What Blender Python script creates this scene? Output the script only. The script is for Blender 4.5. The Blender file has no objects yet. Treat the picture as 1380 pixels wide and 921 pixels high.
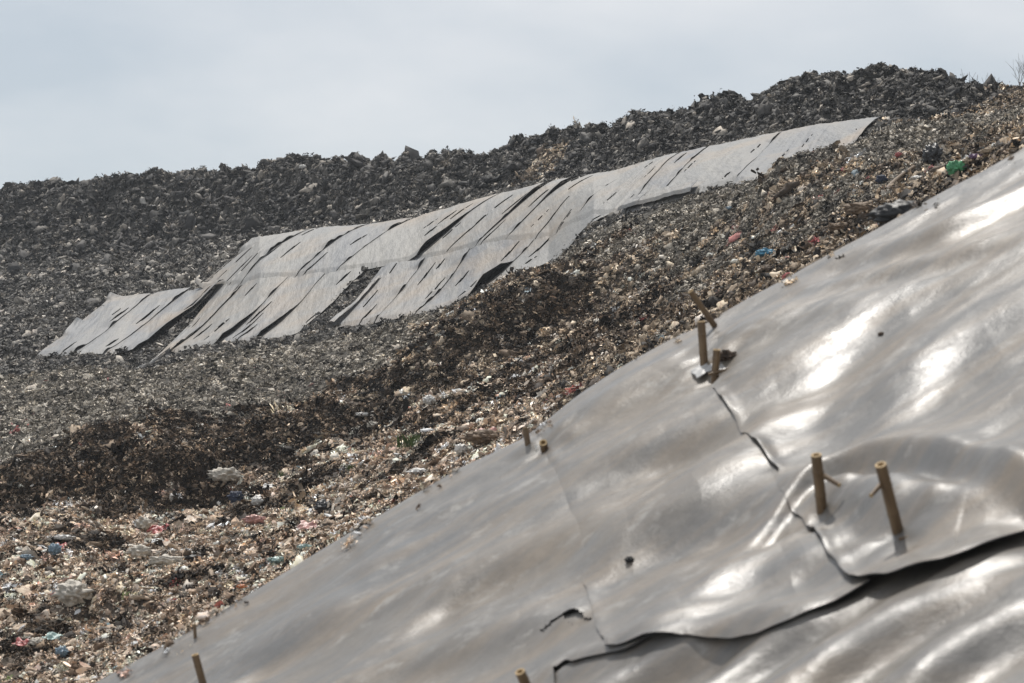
import bpy, math, random
import numpy as np
from mathutils import Vector, Matrix, Quaternion
R = math.radians
random.seed(7)
RNG = np.random.default_rng(11)
S = bpy.context.scene
COL = S.collection

# ------------------------------------------------------------------ camera, sky, sun, exposure
F = 3112.0            # focal length in photo pixels (photo 1380 x 921)
VH = 600.0            # photo row of the horizon (level lens with vertical shift)
cam_d = bpy.data.cameras.new('camera'); cam = bpy.data.objects.new('camera', cam_d); COL.objects.link(cam)
cam.location = (0, 0, 0); cam.rotation_euler = (R(90), 0, 0)
cam_d.sensor_width = 36.0; cam_d.lens = 36.0 * F / 1380.0
cam_d.shift_y = (VH - 460.5) / 1380.0
cam_d.clip_start = 0.1; cam_d.clip_end = 5000
cam_d.dof.use_dof = True; cam_d.dof.focus_distance = 70.0; cam_d.dof.aperture_fstop = 4.2
S.camera = cam

SUN_EL, SUN_AZ = 60.0, -14.0      # azimuth from +Y, negative = left
SKYX, SKYZ = 1.7, 0.9
world = bpy.data.worlds.new('World'); S.world = world; world.use_nodes = True
nt = world.node_tree; nt.nodes.clear()
wo = nt.nodes.new('ShaderNodeOutputWorld'); wb = nt.nodes.new('ShaderNodeBackground')
sky = nt.nodes.new('ShaderNodeTexSky'); sky.sky_type = 'NISHITA'; sky.sun_disc = False
sky.sun_elevation = R(SUN_EL); sky.sun_rotation = R(SUN_AZ)
sky.air_density = 1.0; sky.dust_density = 0.6; sky.ozone_density = 1.5
tc = nt.nodes.new('ShaderNodeTexCoord'); mp = nt.nodes.new('ShaderNodeMapping')
mp.inputs['Scale'].default_value = (3.2, 1.0, 8.0); mp.inputs['Rotation'].default_value = (0.0, 0.25, 0.0); mp.inputs['Location'].default_value = (SKYX, 0, SKYZ)
nz = nt.nodes.new('ShaderNodeTexNoise'); nz.inputs['Scale'].default_value = 1.0; nz.inputs['Detail'].default_value = 5; nz.inputs['Roughness'].default_value = 0.55
cr = nt.nodes.new('ShaderNodeValToRGB'); cr.color_ramp.elements[0].position = 0.36; cr.color_ramp.elements[1].position = 0.64
cr.color_ramp.elements[0].color = (5.3, 5.75, 6.15, 1); cr.color_ramp.elements[1].color = (7.9, 7.85, 7.8, 1)   # thin veil of pale cloud
mx = nt.nodes.new('ShaderNodeMix'); mx.data_type = 'RGBA'
mx.inputs[0].default_value = 0.82
nt.links.new(tc.outputs['Generated'], mp.inputs['Vector']); nt.links.new(mp.outputs['Vector'], nz.inputs['Vector'])
nt.links.new(nz.outputs['Fac'], cr.inputs['Fac']); nt.links.new(cr.outputs['Color'], mx.inputs[7])
nt.links.new(sky.outputs['Color'], mx.inputs[6]); nt.links.new(mx.outputs[2], wb.inputs['Color'])
wb.inputs['Strength'].default_value = 0.1
nt.links.new(wb.outputs['Background'], wo.inputs['Surface'])

sun_d = bpy.data.lights.new('sun', 'SUN'); sun = bpy.data.objects.new('sun', sun_d); COL.objects.link(sun)
sun_d.energy = 3.4; sun_d.angle = R(0.6); sun_d.color = (1.0, 0.955, 0.89)
sv = Vector((math.sin(R(SUN_AZ)) * math.cos(R(SUN_EL)), math.cos(R(SUN_AZ)) * math.cos(R(SUN_EL)), math.sin(R(SUN_EL))))
sun.rotation_euler = sv.to_track_quat('Z', 'Y').to_euler()

S.view_settings.view_transform = 'Standard'; S.view_settings.look = 'None'
S.view_settings.exposure = 0.1; S.view_settings.gamma = 1.0; S.view_settings.use_curve_mapping = False
S.render.engine = 'CYCLES'
S.cycles.use_denoising = True
S.cycles.max_bounces = 6; S.cycles.diffuse_bounces = 3; S.cycles.glossy_bounces = 3; S.cycles.volume_bounces = 0
S.cycles.sample_clamp_indirect = 4.0

# ------------------------------------------------------------------ helpers
def tag(o, label=None, cat=None, group=None, kind=None):
    if label: o['label'] = label
    if cat: o['category'] = cat
    if group: o['group'] = group
    if kind: o['kind'] = kind
    return o

def mesh_np(name, V, Q, smooth=True):
    """V (n,3) array, Q (m,k) array of equal polygons."""
    me = bpy.data.meshes.new(name)
    V = np.ascontiguousarray(V, dtype=np.float32); Q = np.ascontiguousarray(Q, dtype=np.int32)
    k = Q.shape[1]
    me.vertices.add(len(V)); me.vertices.foreach_set('co', V.ravel())
    me.loops.add(Q.size); me.loops.foreach_set('vertex_index', Q.ravel())
    me.polygons.add(len(Q)); me.polygons.foreach_set('loop_start', np.arange(0, Q.size, k, dtype=np.int32))
    me.update(calc_edges=True)
    if smooth: me.polygons.foreach_set('use_smooth', np.ones(len(Q), dtype=bool))
    return me

def obj(name, me, mat=None, parent=None):
    o = bpy.data.objects.new(name, me); COL.objects.link(o)
    if mat is not None: me.materials.append(mat)
    if parent is not None: o.parent = parent
    return o

def grid_quads(nr, nc):
    i = np.arange(nr - 1)[:, None]; j = np.arange(nc - 1)[None, :]
    a = i * nc + j
    return np.stack([a, a + 1, a + nc + 1, a + nc], -1).reshape(-1, 4)

def _hash(ix, iy, seed):
    h = (ix.astype(np.int64) * 374761393 + iy.astype(np.int64) * 668265263 + seed * 1442695041) & 0x7fffffff
    h = ((h ^ (h >> 13)) * 1274126177) & 0x7fffffff
    return (h ^ (h >> 16)) & 0x7fffffff
def noise2(x, y, seed=0):
    """gradient noise, about -0.7..0.7"""
    x = np.asarray(x, float); y = np.asarray(y, float)
    ix = np.floor(x); iy = np.floor(y); fx = x - ix; fy = y - iy
    ux = fx * fx * fx * (fx * (fx * 6 - 15) + 10); uy = fy * fy * fy * (fy * (fy * 6 - 15) + 10)
    def g(dx, dy):
        a = _hash(ix + dx, iy + dy, seed) * (2 * math.pi / 0x7fffffff)
        return np.cos(a) * (fx - dx) + np.sin(a) * (fy - dy)
    return (g(0, 0) * (1 - ux) + g(1, 0) * ux) * (1 - uy) + (g(0, 1) * (1 - ux) + g(1, 1) * ux) * uy
def fbm(x, y, seed=0, oct=4, gain=0.5):
    s = 0; a = 1.0
    for o in range(oct):
        s = s + a * noise2(x * 2 ** o, y * 2 ** o, seed + 17 * o); a *= gain
    return s
def billow(x, y, seed=0, oct=3, gain=0.5):
    s = 0; a = 1.0
    for o in range(oct):
        s = s + a * (0.35 - np.abs(noise2(x * 2 ** o, y * 2 ** o, seed + 31 * o)) * 1.4 ) * -1 * -1; a *= gain
    return s
def sstep(a, b, x):
    t = np.clip((x - a) / (b - a), 0, 1); return t * t * (3 - 2 * t)
def ip(u, pts):
    p = np.asarray(pts, float); return np.interp(u, p[:, 0], p[:, 1])

# ------------------------------------------------------------------ the near slope (covered ramp)
PA, PB, PC = -4.45, 0.57, 0.266                       # z = PA + PB x + PC y
CREST = [(-700, 1400), (130, 921), (265, 845), (380, 775), (520, 692), (620, 634), (700, 597), (740, 572), (790, 531), (850, 492), (900, 463), (960, 440),
         (1020, 405), (1100, 362), (1180, 318), (1250, 279), (1320, 240), (1380, 203), (1900, -60)]
def uv2t(u): return (np.asarray(u, float) - 690.0) / F
def P(u, v):
    """photo pixel on the near slope's mean plane -> plan (x, y)"""
    t = uv2t(u); s = (VH - np.asarray(v, float)) / F
    y = -PA / (PB * t + PC - s)
    return np.stack([t * y, y], -1)
def ycrest(u):
    t = uv2t(u); s = (VH - ip(u, CREST)) / F
    return -PA / (PB * t + PC - s)
def feat(pts, a, w):
    """a fold along photo pixels: height a, half width w (metres), its face turned to the camera"""
    return (np.array([P(*p) for p in pts]), a, w)
FEATS = [feat([(1060, 560), (1130, 480), (1215, 415)], .085, .26), feat([(1225, 530), (1270, 480), (1320, 440)], .06, .18),
         feat([(1130, 400), (1200, 385), (1370, 345)], .05, .09), feat([(1150, 365), (1290, 325), (1380, 275)], .07, .11), feat([(1020, 470), (1130, 440)], .025, .12),
         feat([(850, 740), (950, 695), (1055, 675)], .125, .22), feat([(920, 850), (1000, 790), (1060, 760)], .09, .20), feat([(1065, 775), (1110, 745)], .03, .1),
         feat([(1070, 670), (1130, 638), (1220, 625), (1310, 640), (1350, 675)], .10, .055), feat([(1180, 700), (1280, 695), (1390, 690)], .06, .10),
         feat([(1120, 690), (1200, 705)], .03, .08), feat([(690, 770), (790, 725)], .065, .18), feat([(900, 615), (990, 580)], .04, .10),
         feat([(780, 590), (930, 510)], .06, .2), feat([(500, 770), (640, 705)], .07, .22),
         feat([(380, 860), (560, 805)], .075, .18), feat([(620, 800), (720, 745)], .07, .14), feat([(280, 905), (430, 860)], .06, .15), feat([(820, 640), (940, 590)], .055, .14), feat([(540, 725), (650, 670)], .055, .15), feat([(560, 900), (700, 850)], .07, .15), feat([(520, 880), (640, 780)], .06, .16),
         feat([(800, 960), (900, 900), (1000, 862)], .12, .11), feat([(960, 940), (1060, 870), (1130, 830)], .10, .10), feat([(1080, 960), (1200, 870), (1330, 810)], .12, .12),
         feat([(1220, 960), (1300, 890), (1400, 830)], .11, .12), feat([(740, 945), (850, 890)], .05, .09), feat([(1190, 840), (1380, 755)], .05, .10)]
def fgbump(x, y):
    z = 0.10 * fbm(x * 0.22 + 3.1, y * 0.45, 5, 2) + 0.062 * fbm(x * 0.75, y * 1.15 + 7, 6, 2) + 0.013 * fbm(x * 2.3 + y * .6, y * 3.1 - x * .8, 8, 2)
    wx = x + .25 * noise2(x * 1.1, y * 1.1, 55); wy = y + .25 * noise2(x * 1.1 + 9, y * 1.1, 56)
    z = z - 0.022 * np.abs(noise2(wx * .8 + wy * .5, wy * 1.5 - wx * .4, 57)) * 1.6 - .007 * np.abs(noise2(wx * 2.6 - wy, wy * 2.9 + wx, 58))
    for p, a, w in FEATS:
        # the fold line as a smooth curve y = c(x); past its ends the fold dies away
        lo, hi = p[0, 0], p[-1, 0]; xm = (lo + hi) / 2; xc = np.clip(x, lo, hi)
        k = np.polyfit(p[:, 0] - xm, p[:, 1], min(2, len(p) - 1)); dk = np.polyder(k)
        cy = np.polyval(k, xc - xm) + np.polyval(dk, xc - xm) * (x - xc)
        sl = np.polyval(dk, xc - xm)
        q = (y - cy) / np.sqrt(1 + sl * sl); q = q + .15 * w * noise2(x * 2.5 + a * 50, y * 1.2, 91)
        over = np.abs(x - xc); fade = .22 * (hi - lo) + .08
        win = np.exp(-(over / fade) ** 2) * (1 - .35 * np.abs((xc - xm) / (hi - lo) * 2) ** 2)
        z = z + a * np.tanh(q / w) * win * np.exp(-(q / (3.0 * w)) ** 2)
    return z
STAKE_FEET = [P(*p) for p in ((1108, 692), (1211, 721), (949, 492), (963, 514), (734, 606), (277, 935), (716, 940))]
def fgz(x, y):
    u = 690 + F * x / y
    yc = ycrest(u)
    e = np.maximum(y - yc + 0.15, 0)
    fade = 1 - sstep(-0.6, 0.3, y - yc) * 0.75
    pk = 0
    for fx, fy in STAKE_FEET:      # the sheet puckers where a stake is driven in
        r = np.hypot(x - fx, (y - fy) * .8); an = np.arctan2(y - fy, x - fx)
        pk = pk - .04 * np.exp(-(r / .09) ** 2) + .010 * np.cos(an * 5 + fx * 9) * np.exp(-((r - .2) / .13) ** 2)
    return PA + PB * x + PC * y + fgbump(x, y) * fade + pk - 0.55 * e * e / (1 + 0.3 * e)

# ------------------------------------------------------------------ the landfill terrain
U9 = [-700, -200, 0, 200, 400, 600, 700, 800, 900, 1000, 1100, 1200, 1300, 1380, 1600, 2100]
# feature lines: rows of (u, v, distance)
L1 = [(-700, 1410, 24), (0, 1005, 25), (200, 888, 27), (400, 770, 30), (600, 652, 33), (700, 602, 34), (800, 532, 34), (900, 470, 34), (1000, 424, 33), (1100, 370, 31), (1200, 314, 30), (1300, 256, 29), (1380, 208, 29), (2100, -160, 29)]
L15 = [(-700, 950, 36), (0, 800, 35), (200, 775, 37), (400, 700, 40), (600, 600, 42), (700, 552, 42), (800, 494, 43), (1000, 396, 41), (1200, 288, 38), (1300, 234, 36), (1380, 196, 36), (2100, -140, 36)]
L2 = [(-700, 760, 48), (0, 706, 46), (200, 702, 47), (300, 692, 48), (400, 642, 50), (600, 545, 52), (700, 500, 53), (800, 455, 53), (1000, 370, 50), (1200, 262, 46), (1300, 222, 44), (1380, 180, 43), (2100, -110, 43)]
L3 = [(-700, 690, 60), (0, 622, 58), (100, 590, 59), (200, 573, 60), (400, 548, 62), (500, 508, 62), (600, 445, 62), (660, 402, 62), (700, 378, 62), (740, 375, 61), (800, 380, 60), (1000, 290, 56), (1050, 245, 55), (1200, 208, 53), (1300, 192, 51), (1380, 150, 50), (2100, -80, 50)]
L4 = [(-700, 560, 86), (0, 500, 82), (100, 484, 81), (200, 490, 80), (300, 468, 78), (400, 455, 77), (500, 436, 75), (600, 414, 73), (700, 372, 71), (740, 362, 70), (800, 312, 68), (900, 276, 65), (1000, 245, 62), (1100, 231, 60), (1185, 190, 58.5), (1250, 178, 57.5), (1380, 150, 56), (2100, -30, 56)]
L5 = [(-700, 480, 96), (0, 440, 94), (50, 425, 93), (100, 412, 92), (150, 403, 91), (260, 385, 91.5), (350, 325, 92), (430, 312, 91), (500, 307, 89.5), (560, 298, 88), (650, 272, 85.5), (690, 263, 84), (740, 250, 82), (830, 235, 79), (900, 215, 76), (950, 205, 74), (1000, 195, 72), (1100, 175, 68), (1185, 165, 65), (1250, 168, 63.5), (1380, 138, 62), (2100, 0, 62)]
L6 = [(-700, 345, 124), (0, 337, 115), (200, 327, 112), (350, 317, 106), (500, 299, 99), (690, 256, 90), (780, 236, 86.5), (900, 209, 81), (1100, 171, 71.5), (1250, 168, 67.5), (1310, 168, 66.5), (1350, 148, 66), (1380, 138, 66), (2100, 20, 66)]
L65 = [(-700, 312, 126.5), (0, 294, 117.5), (200, 287, 114.5), (350, 277, 108.6), (500, 262, 101.6), (690, 226, 92.6), (780, 206, 88.9), (900, 178, 83.4), (1100, 130, 74), (1250, 130, 70), (1310, 140, 69), (1350, 140, 68.5), (1380, 136, 68.5), (2100, 60, 68.5)]
L7 = [(-700, 285, 133), (0, 254, 123), (100, 241, 121), (200, 233, 118), (320, 228, 114), (345, 226, 113), (370, 212, 112), (450, 215, 109), (540, 213, 105), (600, 208, 102), (670, 202, 99), (685, 196, 98), (700, 184, 97), (760, 175, 94.5), (800, 172, 92), (850, 155, 90), (900, 148, 87.5), (960, 133, 84.5), (1010, 124, 82), (1050, 112, 80), (1110, 103, 78), (1160, 94, 76.5), (1250, 100, 75), (1300, 117, 74.5), (1380, 131, 75), (1600, 131, 75), (2100, 110, 75)]
def lz(line, u):
    p = np.asarray(line, float); v = np.interp(u, p[:, 0], p[:, 1]); d = np.interp(u, p[:, 0], p[:, 2])
    return d, (VH - v) / F * d
def terrain_smooth(t, y):
    """t = x / y; returns z and the position q between the feature lines (0 = L1, 1 = L1.5, 2 = L2 ... 6 = base of wall, 7 = ridge)"""
    t = np.asarray(t, float).ravel(); y = np.asarray(y, float).ravel(); u = 690 + F * t
    yc = ycrest(u); sc = (VH - ip(u, CREST)) / F
    D, Z = [yc + 0.9], [fgz(t * (yc + 0.9), yc + 0.9) - 0.07]
    D.append(np.full_like(t, 21.5)); Z.append(sc * 21.5 - 0.38 + .42 * noise2(u / 110.0, u * 0 + .5, 33))
    for L in (L1, L15, L2, L3, L4, L5, L6, L65, L7):
        d, z = lz(L, u); D.append(d); Z.append(z - (.46 if L is L7 else .2 if L is L65 else 0))
    D.append(D[-1] + 6); Z.append(Z[-1] - 0.6)
    D.append(D[-1] + 30); Z.append(Z[-1] - 8)
    D.append(np.full_like(t, 700.0)); Z.append(np.full_like(t, -4.0))
    D = np.array(D); Z = np.array(Z)
    h = np.diff(D, axis=0); s = np.diff(Z, axis=0) / h
    m = np.zeros_like(D); m[0] = s[0]; m[-1] = s[-1]
    ok = s[1:] * s[:-1] > 0
    w1 = 2 * h[1:] + h[:-1]; w2 = h[1:] + 2 * h[:-1]
    with np.errstate(all='ignore'):
        m[1:-1] = np.where(ok, (w1 + w2) / (w1 / s[:-1] + w2 / s[1:]), 0)
    m = np.nan_to_num(m)
    z = np.zeros_like(t); q = np.full_like(t, -2.0)
    for k in range(len(h)):
        sel = (y >= D[k]) & (y <= D[k + 1])
        if not sel.any(): continue
        f = (y[sel] - D[k][sel]) / h[k][sel]
        hk = h[k][sel]
        z[sel] = ((1 + 2 * f) * (1 - f) ** 2 * Z[k][sel] + f * (1 - f) ** 2 * hk * m[k][sel] + f * f * (3 - 2 * f) * Z[k + 1][sel] + f * f * (f - 1) * hk * m[k + 1][sel])
        q[sel] = (k - 2) + f
    near = y < D[0]
    if near.any(): z[near] = fgz(t[near] * y[near], y[near]) - 0.07
    far = y > 700; z[far] = -4; q[far] = 11
    return z, q

def gauss(x, y, cx, cy, sx, sy, a):
    return a * np.exp(-((x - cx) / sx) ** 2 - ((y - cy) / sy) ** 2)
def at(u, d): return ((u - 690) / F * d, d)
# brown mounds with a steep front: (u, distance, sx, sy, height)
MOUNDS = [(40, 49.5, 1.6, 1.2, .5), (150, 50, 1.5, 1.3, .75), (255, 49.5, 1.1, 1.0, .95), (330, 54, 1.6, 1.2, .75), (430, 55, 1.5, 1.3, .6), (470, 58, 1.3, 1.2, .6), (200, 57, 2.0, 1.3, .5),
          (560, 56, 2.0, 1.3, .7), (660, 56.5, 2.0, 1.4, .7), (760, 57, 1.8, 1.4, .55), (715, 61.5, 1.8, 1.2, .15), (860, 57, 2.0, 1.4, .4), (1060, 54.5, 1.4, 1.2, .4), (960, 58, 1.5, 1.3, .4),
          (1230, 55.5, 1.5, 1.2, .35), (1010, 37.5, .7, .8, .3), (1120, 35, .6, .7, .35), (1225, 33, .6, .7, .3), (1300, 31.5, .5, .6, .25), (130, 33, 1.0, 1.2, .35), (60, 40, 1.4, 1.3, .3)]
def zone_amp(t, y, q):
    u = 690 + F * t
    sheet = sstep(3.95, 4.12, q) * (1 - sstep(5.0, 5.15, q)) * sstep(30, 70, u) * (1 - sstep(1185, 1215, u))
    rough = sstep(0.0, 0.4, q) * (1 - 0.88 * sheet)
    wall = sstep(5.7, 6.1, q) * (1 - sstep(8.9, 9.3, q))
    grav = sstep(2.9, 3.2, q) * (1 - sstep(5.9, 6.1, q))
    return sheet, rough, wall, grav
def terrain(t, y):
    t = np.asarray(t, float).ravel(); y = np.asarray(y, float).ravel()
    z, q = terrain_smooth(t, y)
    x = t * y
    sheet, rough, wall, grav = zone_amp(t, y, q)
    n = 0.34 * fbm(x * .18, y * .18, 21, 2) + 0.20 * billow(x * .55, y * .55, 22, 2) + 0.13 * billow(x * 1.5, y * 1.5, 23, 2) + 0.06 * fbm(x * 5, y * 5, 24, 2)
    g = 0.22 * fbm(x * .18, y * .18, 21, 2) + 0.05 * billow(x * 1.2, y * 1.2, 25, 2) + 0.04 * fbm(x * 5, y * 5, 24, 2)
    w = 0.95 * billow(x * .42, y * .28, 26, 3, .58) + 0.5 * billow(x * 1.4, y * .8, 27, 2)
    a = n * (1 - grav) * (1 - wall) + g * grav * (1 - wall) + w * wall * 0.85
    # coarse the farther near-right heap
    mz = 0
    for (mu, md, sx, sy, h) in MOUNDS:
        cx, cy = at(mu, md)
        yy = np.where(y < cy, cy + (y - cy) * 1.7, y)
        mz = mz + gauss(x + 0.5 * noise2(x * .8, y * .8, 40), yy + 0.5 * noise2(x * .8, y * .8, 41), cx, cy, sx, sy, h)
    z = z + rough * a + mz * (1 - sheet) * sstep(.2, .6, q)
    return z, q

# sampling grid shared by the ground sheet and everything lying on it
tin = np.linspace(-0.265, 0.265, 640)
tout = np.array([.275, .29, .31, .34, .38, .44, .52, .62])
TG = np.concatenate([-tout[::-1], tin, tout])
YG = np.concatenate([np.linspace(4.0, 17.0, 60)[:-1], np.exp(np.linspace(math.log(17.0), math.log(138.0), 760))[:-1], np.exp(np.linspace(math.log(138), math.log(900), 50))])
TT, YY = np.meshgrid(TG, YG)
ZG, QG = terrain(TT, YY)
ZG = ZG.reshape(TT.shape); QG = QG.reshape(TT.shape)
def zat(x, y):
    """height of the built ground at plan points"""
    x = np.asarray(x, float); y = np.asarray(y, float); t = x / y
    j = np.clip(np.searchsorted(TG, t) - 1, 0, len(TG) - 2); i = np.clip(np.searchsorted(YG, y) - 1, 0, len(YG) - 2)
    ft = np.clip((t - TG[j]) / (TG[j + 1] - TG[j]), 0, 1); fy = np.clip((y - YG[i]) / (YG[i + 1] - YG[i]), 0, 1)
    return (ZG[i, j] * (1 - ft) + ZG[i, j + 1] * ft) * (1 - fy) + (ZG[i + 1, j] * (1 - ft) + ZG[i + 1, j + 1] * ft) * fy
def hit(u, v, dmin=24.0, dmax=135.0, smooth=False):
    """first ground point behind photo pixel (u, v)"""
    t = (u - 690) / F; y = np.linspace(dmin, dmax, 2200)
    z = terrain_smooth(np.full_like(y, t), y)[0] if smooth else zat(t * y, y)
    vv = VH - F * z / y
    k = np.argmax(vv <= v)
    return Vector((t * y[k], y[k], z[k]))

# ------------------------------------------------------------------ materials
def new_mat(name):
    m = bpy.data.materials.new(name); m.use_nodes = True
    n = m.node_tree; b = n.nodes['Principled BSDF']; return m, n, b
def node(n, typ, **kw):
    x = n.nodes.new(typ)
    for k, v in kw.items(): setattr(x, k, v)
    return x
def tex_noise(n, scale, detail=4, rough=.55, coord='Object', mapping=None):
    c = node(n, 'ShaderNodeTexCoord'); t = node(n, 'ShaderNodeTexNoise')
    t.inputs['Scale'].default_value = scale; t.inputs['Detail'].default_value = detail; t.inputs['Roughness'].default_value = rough
    src = c.outputs[coord]
    if mapping:
        mpn = node(n, 'ShaderNodeMapping'); mpn.inputs['Rotation'].default_value = mapping[0]; mpn.inputs['Scale'].default_value = mapping[1]
        n.links.new(src, mpn.inputs['Vector']); src = mpn.outputs['Vector']
    n.links.new(src, t.inputs['Vector']); return t
def ramp(n, fac, stops):
    r = node(n, 'ShaderNodeValToRGB'); e = r.color_ramp.elements
    while len(e) < len(stops): e.new(0.5)
    for k, (p, c) in enumerate(stops):
        e[k].position = p; e[k].color = (*c, 1) if len(c) == 3 else c
    n.links.new(fac, r.inputs['Fac']); return r
def mixc(n, fac, a, b, mode='MIX'):
    m = node(n, 'ShaderNodeMix', data_type='RGBA', blend_type=mode)
    for idx, v in ((0, fac), (6, a), (7, b)):
        if hasattr(v, 'is_linked') or hasattr(v, 'links'): n.links.new(v, m.inputs[idx])
        elif isinstance(v, (int, float)): m.inputs[idx].default_value = v
        else: m.inputs[idx].default_value = (*v, 1)
    return m.outputs[2]
def bump(n, b, height, strength, dist):
    k = node(n, 'ShaderNodeBump'); k.inputs['Strength'].default_value = strength; k.inputs['Distance'].default_value = dist
    n.links.new(height, k.inputs['Height']); n.links.new(k.outputs['Normal'], b.inputs['Normal'])

def mat_sheet_near():
    m, n, b = new_mat('dusty_membrane')
    big = tex_noise(n, .55, 5, .6, mapping=((0, 0, R(8)), (.55, 1.6, 1)))
    c1 = ramp(n, big.outputs['Fac'], [(.3, (.148, .145, .142)), (.5, (.172, .162, .151)), (.64, (.20, .174, .144)), (.76, (.163, .16, .157))])
    st = tex_noise(n, 1.1, 6, .65, mapping=((0, 0, R(-14)), (.35, 3.2, 1)))
    f = ramp(n, st.outputs['Fac'], [(.45, (0, 0, 0)), (.68, (.75, .75, .75))])
    c2 = mixc(n, f.outputs['Color'], c1.outputs['Color'], (.27, .215, .16))
    fine = tex_noise(n, 9, 6, .7)
    c3 = mixc(n, .32, c2, ramp(n, fine.outputs['Fac'], [(.3, (.12, .12, .12)), (.7, (.42, .42, .42))]).outputs['Color'], 'OVERLAY')
    spl = tex_noise(n, 3.2, 5, .75)
    f2 = ramp(n, spl.outputs['Fac'], [(.56, (0, 0, 0)), (.70, (.6, .6, .6))])
    c4 = mixc(n, f2.outputs['Color'], c3, (.36, .345, .32))
    n.links.new(c4, b.inputs['Base Color'])
    rr = tex_noise(n, 5.5, 7, .7)
    rz = ramp(n, rr.outputs['Fac'], [(.3, (.27, .27, .27)), (.5, (.36, .36, .36)), (.72, (.58, .58, .58))])
    n.links.new(rz.outputs['Color'], b.inputs['Roughness'])
    b.inputs['Specular IOR Level'].default_value = .5
    bb = tex_noise(n, 15, 6, .75)
    cz = tex_noise(n, 1.7, 5, .5, mapping=((0, 0, R(20)), (1, 1.5, 1))); cz.noise_type = 'RIDGED_MULTIFRACTAL'
    k1 = node(n, 'ShaderNodeBump'); k1.inputs['Strength'].default_value = .32; k1.inputs['Distance'].default_value = .014; n.links.new(bb.outputs['Fac'], k1.inputs['Height'])
    k2 = node(n, 'ShaderNodeBump'); k2.inputs['Strength'].default_value = .5; k2.inputs['Distance'].default_value = .012; n.links.new(cz.outputs['Fac'], k2.inputs['Height'])
    n.links.new(k1.outputs['Normal'], k2.inputs['Normal']); n.links.new(k2.outputs['Normal'], b.inputs['Normal'])
    return m
def mat_sheet_far():
    m, n, b = new_mat('weathered_membrane')
    oi = node(n, 'ShaderNodeObjectInfo')
    base = ramp(n, oi.outputs['Random'], [(0, (.168, .177, .194)), (.5, (.21, .213, .216)), (1, (.245, .24, .23))])
    st = tex_noise(n, .5, 6, .65, mapping=((0, 0, 0), (3.0, .22, .6)))
    f = ramp(n, st.outputs['Fac'], [(.4, (0, 0, 0)), (.7, (.8, .8, .8))])
    c = mixc(n, f.outputs['Color'], base.outputs['Color'], (.30, .285, .26))
    s2 = tex_noise(n, .28, 4, .6)
    f2 = ramp(n, s2.outputs['Fac'], [(.50, (0, 0, 0)), (.70, (.7, .7, .7))])
    c = mixc(n, f2.outputs['Color'], c, (.34, .27, .20))
    fine = tex_noise(n, 4, 6, .7)
    c = mixc(n, .35, c, ramp(n, fine.outputs['Fac'], [(.3, (.13, .13, .13)), (.7, (.4, .4, .4))]).outputs['Color'], 'OVERLAY')
    n.links.new(c, b.inputs['Base Color']); b.inputs['Roughness'].default_value = .62; b.inputs['Specular IOR Level'].default_value = .35
    bb = tex_noise(n, 1.6, 4, .6, mapping=((0, 0, 0), (2.4, .35, .8))); bump(n, b, bb.outputs['Fac'], .5, .12)
    return m
def mat_plain(name, col, rough=.6, spec=.4, nscale=12, var=.35):
    m, n, b = new_mat(name)
    t = tex_noise(n, nscale, 5, .65)
    lo = tuple(c * (1 - var) for c in col); hi = tuple(min(1, c * (1 + var)) for c in col)
    r = ramp(n, t.outputs['Fac'], [(.32, lo), (.68, hi)])
    n.links.new(r.outputs['Color'], b.inputs['Base Color']); b.inputs['Roughness'].default_value = rough; b.inputs['Specular IOR Level'].default_value = spec
    bump(n, b, t.outputs['Fac'], .3, .01)
    return m
def mat_bamboo():
    m, n, b = new_mat('bamboo')
    t = tex_noise(n, 6, 5, .6, mapping=((0, 0, 0), (8, 8, .7)))
    r = ramp(n, t.outputs['Fac'], [(.3, (.085, .052, .026)), (.55, (.15, .095, .048)), (.75, (.22, .15, .08))])
    n.links.new(r.outputs['Color'], b.inputs['Base Color']); b.inputs['Roughness'].default_value = .55
    bump(n, b, t.outputs['Fac'], .3, .004); return m
def mat_ground():
    m, n, b = new_mat('landfill_ground')
    a = node(n, 'ShaderNodeAttribute', attribute_name='soil')
    t = tex_noise(n, 2.5, 8, .75)
    c = mixc(n, .8, a.outputs['Color'], ramp(n, t.outputs['Fac'], [(.35, (.22, .22, .22)), (.5, (.5, .5, .5)), (.68, (.85, .84, .82))]).outputs['Color'], 'OVERLAY')
    n.links.new(c, b.inputs['Base Color']); b.inputs['Roughness'].default_value = .85; b.inputs['Specular IOR Level'].default_value = .2
    t2 = tex_noise(n, 7, 6, .75); bump(n, b, t2.outputs['Fac'], 1.0, .12)
    return m
def mat_litter():
    m, n, b = new_mat('litter')
    a = node(n, 'ShaderNodeAttribute', attribute_name='tint', attribute_type='INSTANCER')
    sh = node(n, 'ShaderNodeAttribute', attribute_name='shade')
    vm = node(n, 'ShaderNodeVectorMath', operation='SCALE'); n.links.new(a.outputs['Vector'], vm.inputs[0]); n.links.new(sh.outputs['Fac'], vm.inputs['Scale'])
    t = tex_noise(n, 2.6, 4, .7)
    c = mixc(n, .7, vm.outputs['Vector'], ramp(n, t.outputs['Fac'], [(.32, (.16, .155, .15)), (.5, (.5, .5, .5)), (.68, (.8, .79, .78))]).outputs['Color'], 'OVERLAY')
    n.links.new(c, b.inputs['Base Color']); b.inputs['Roughness'].default_value = .7; b.inputs['Specular IOR Level'].default_value = .15
    return m
M_NEAR, M_FAR, M_BAMBOO, M_GROUND, M_LITTER = mat_sheet_near(), mat_sheet_far(), mat_bamboo(), mat_ground(), mat_litter()
M_BLACK = mat_plain('black_underside', (.018, .018, .02), .5, .4, 6, .3)
M_CUT = mat_plain('cut_bamboo', (.42, .30, .16), .7, .3, 40, .3)

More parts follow.
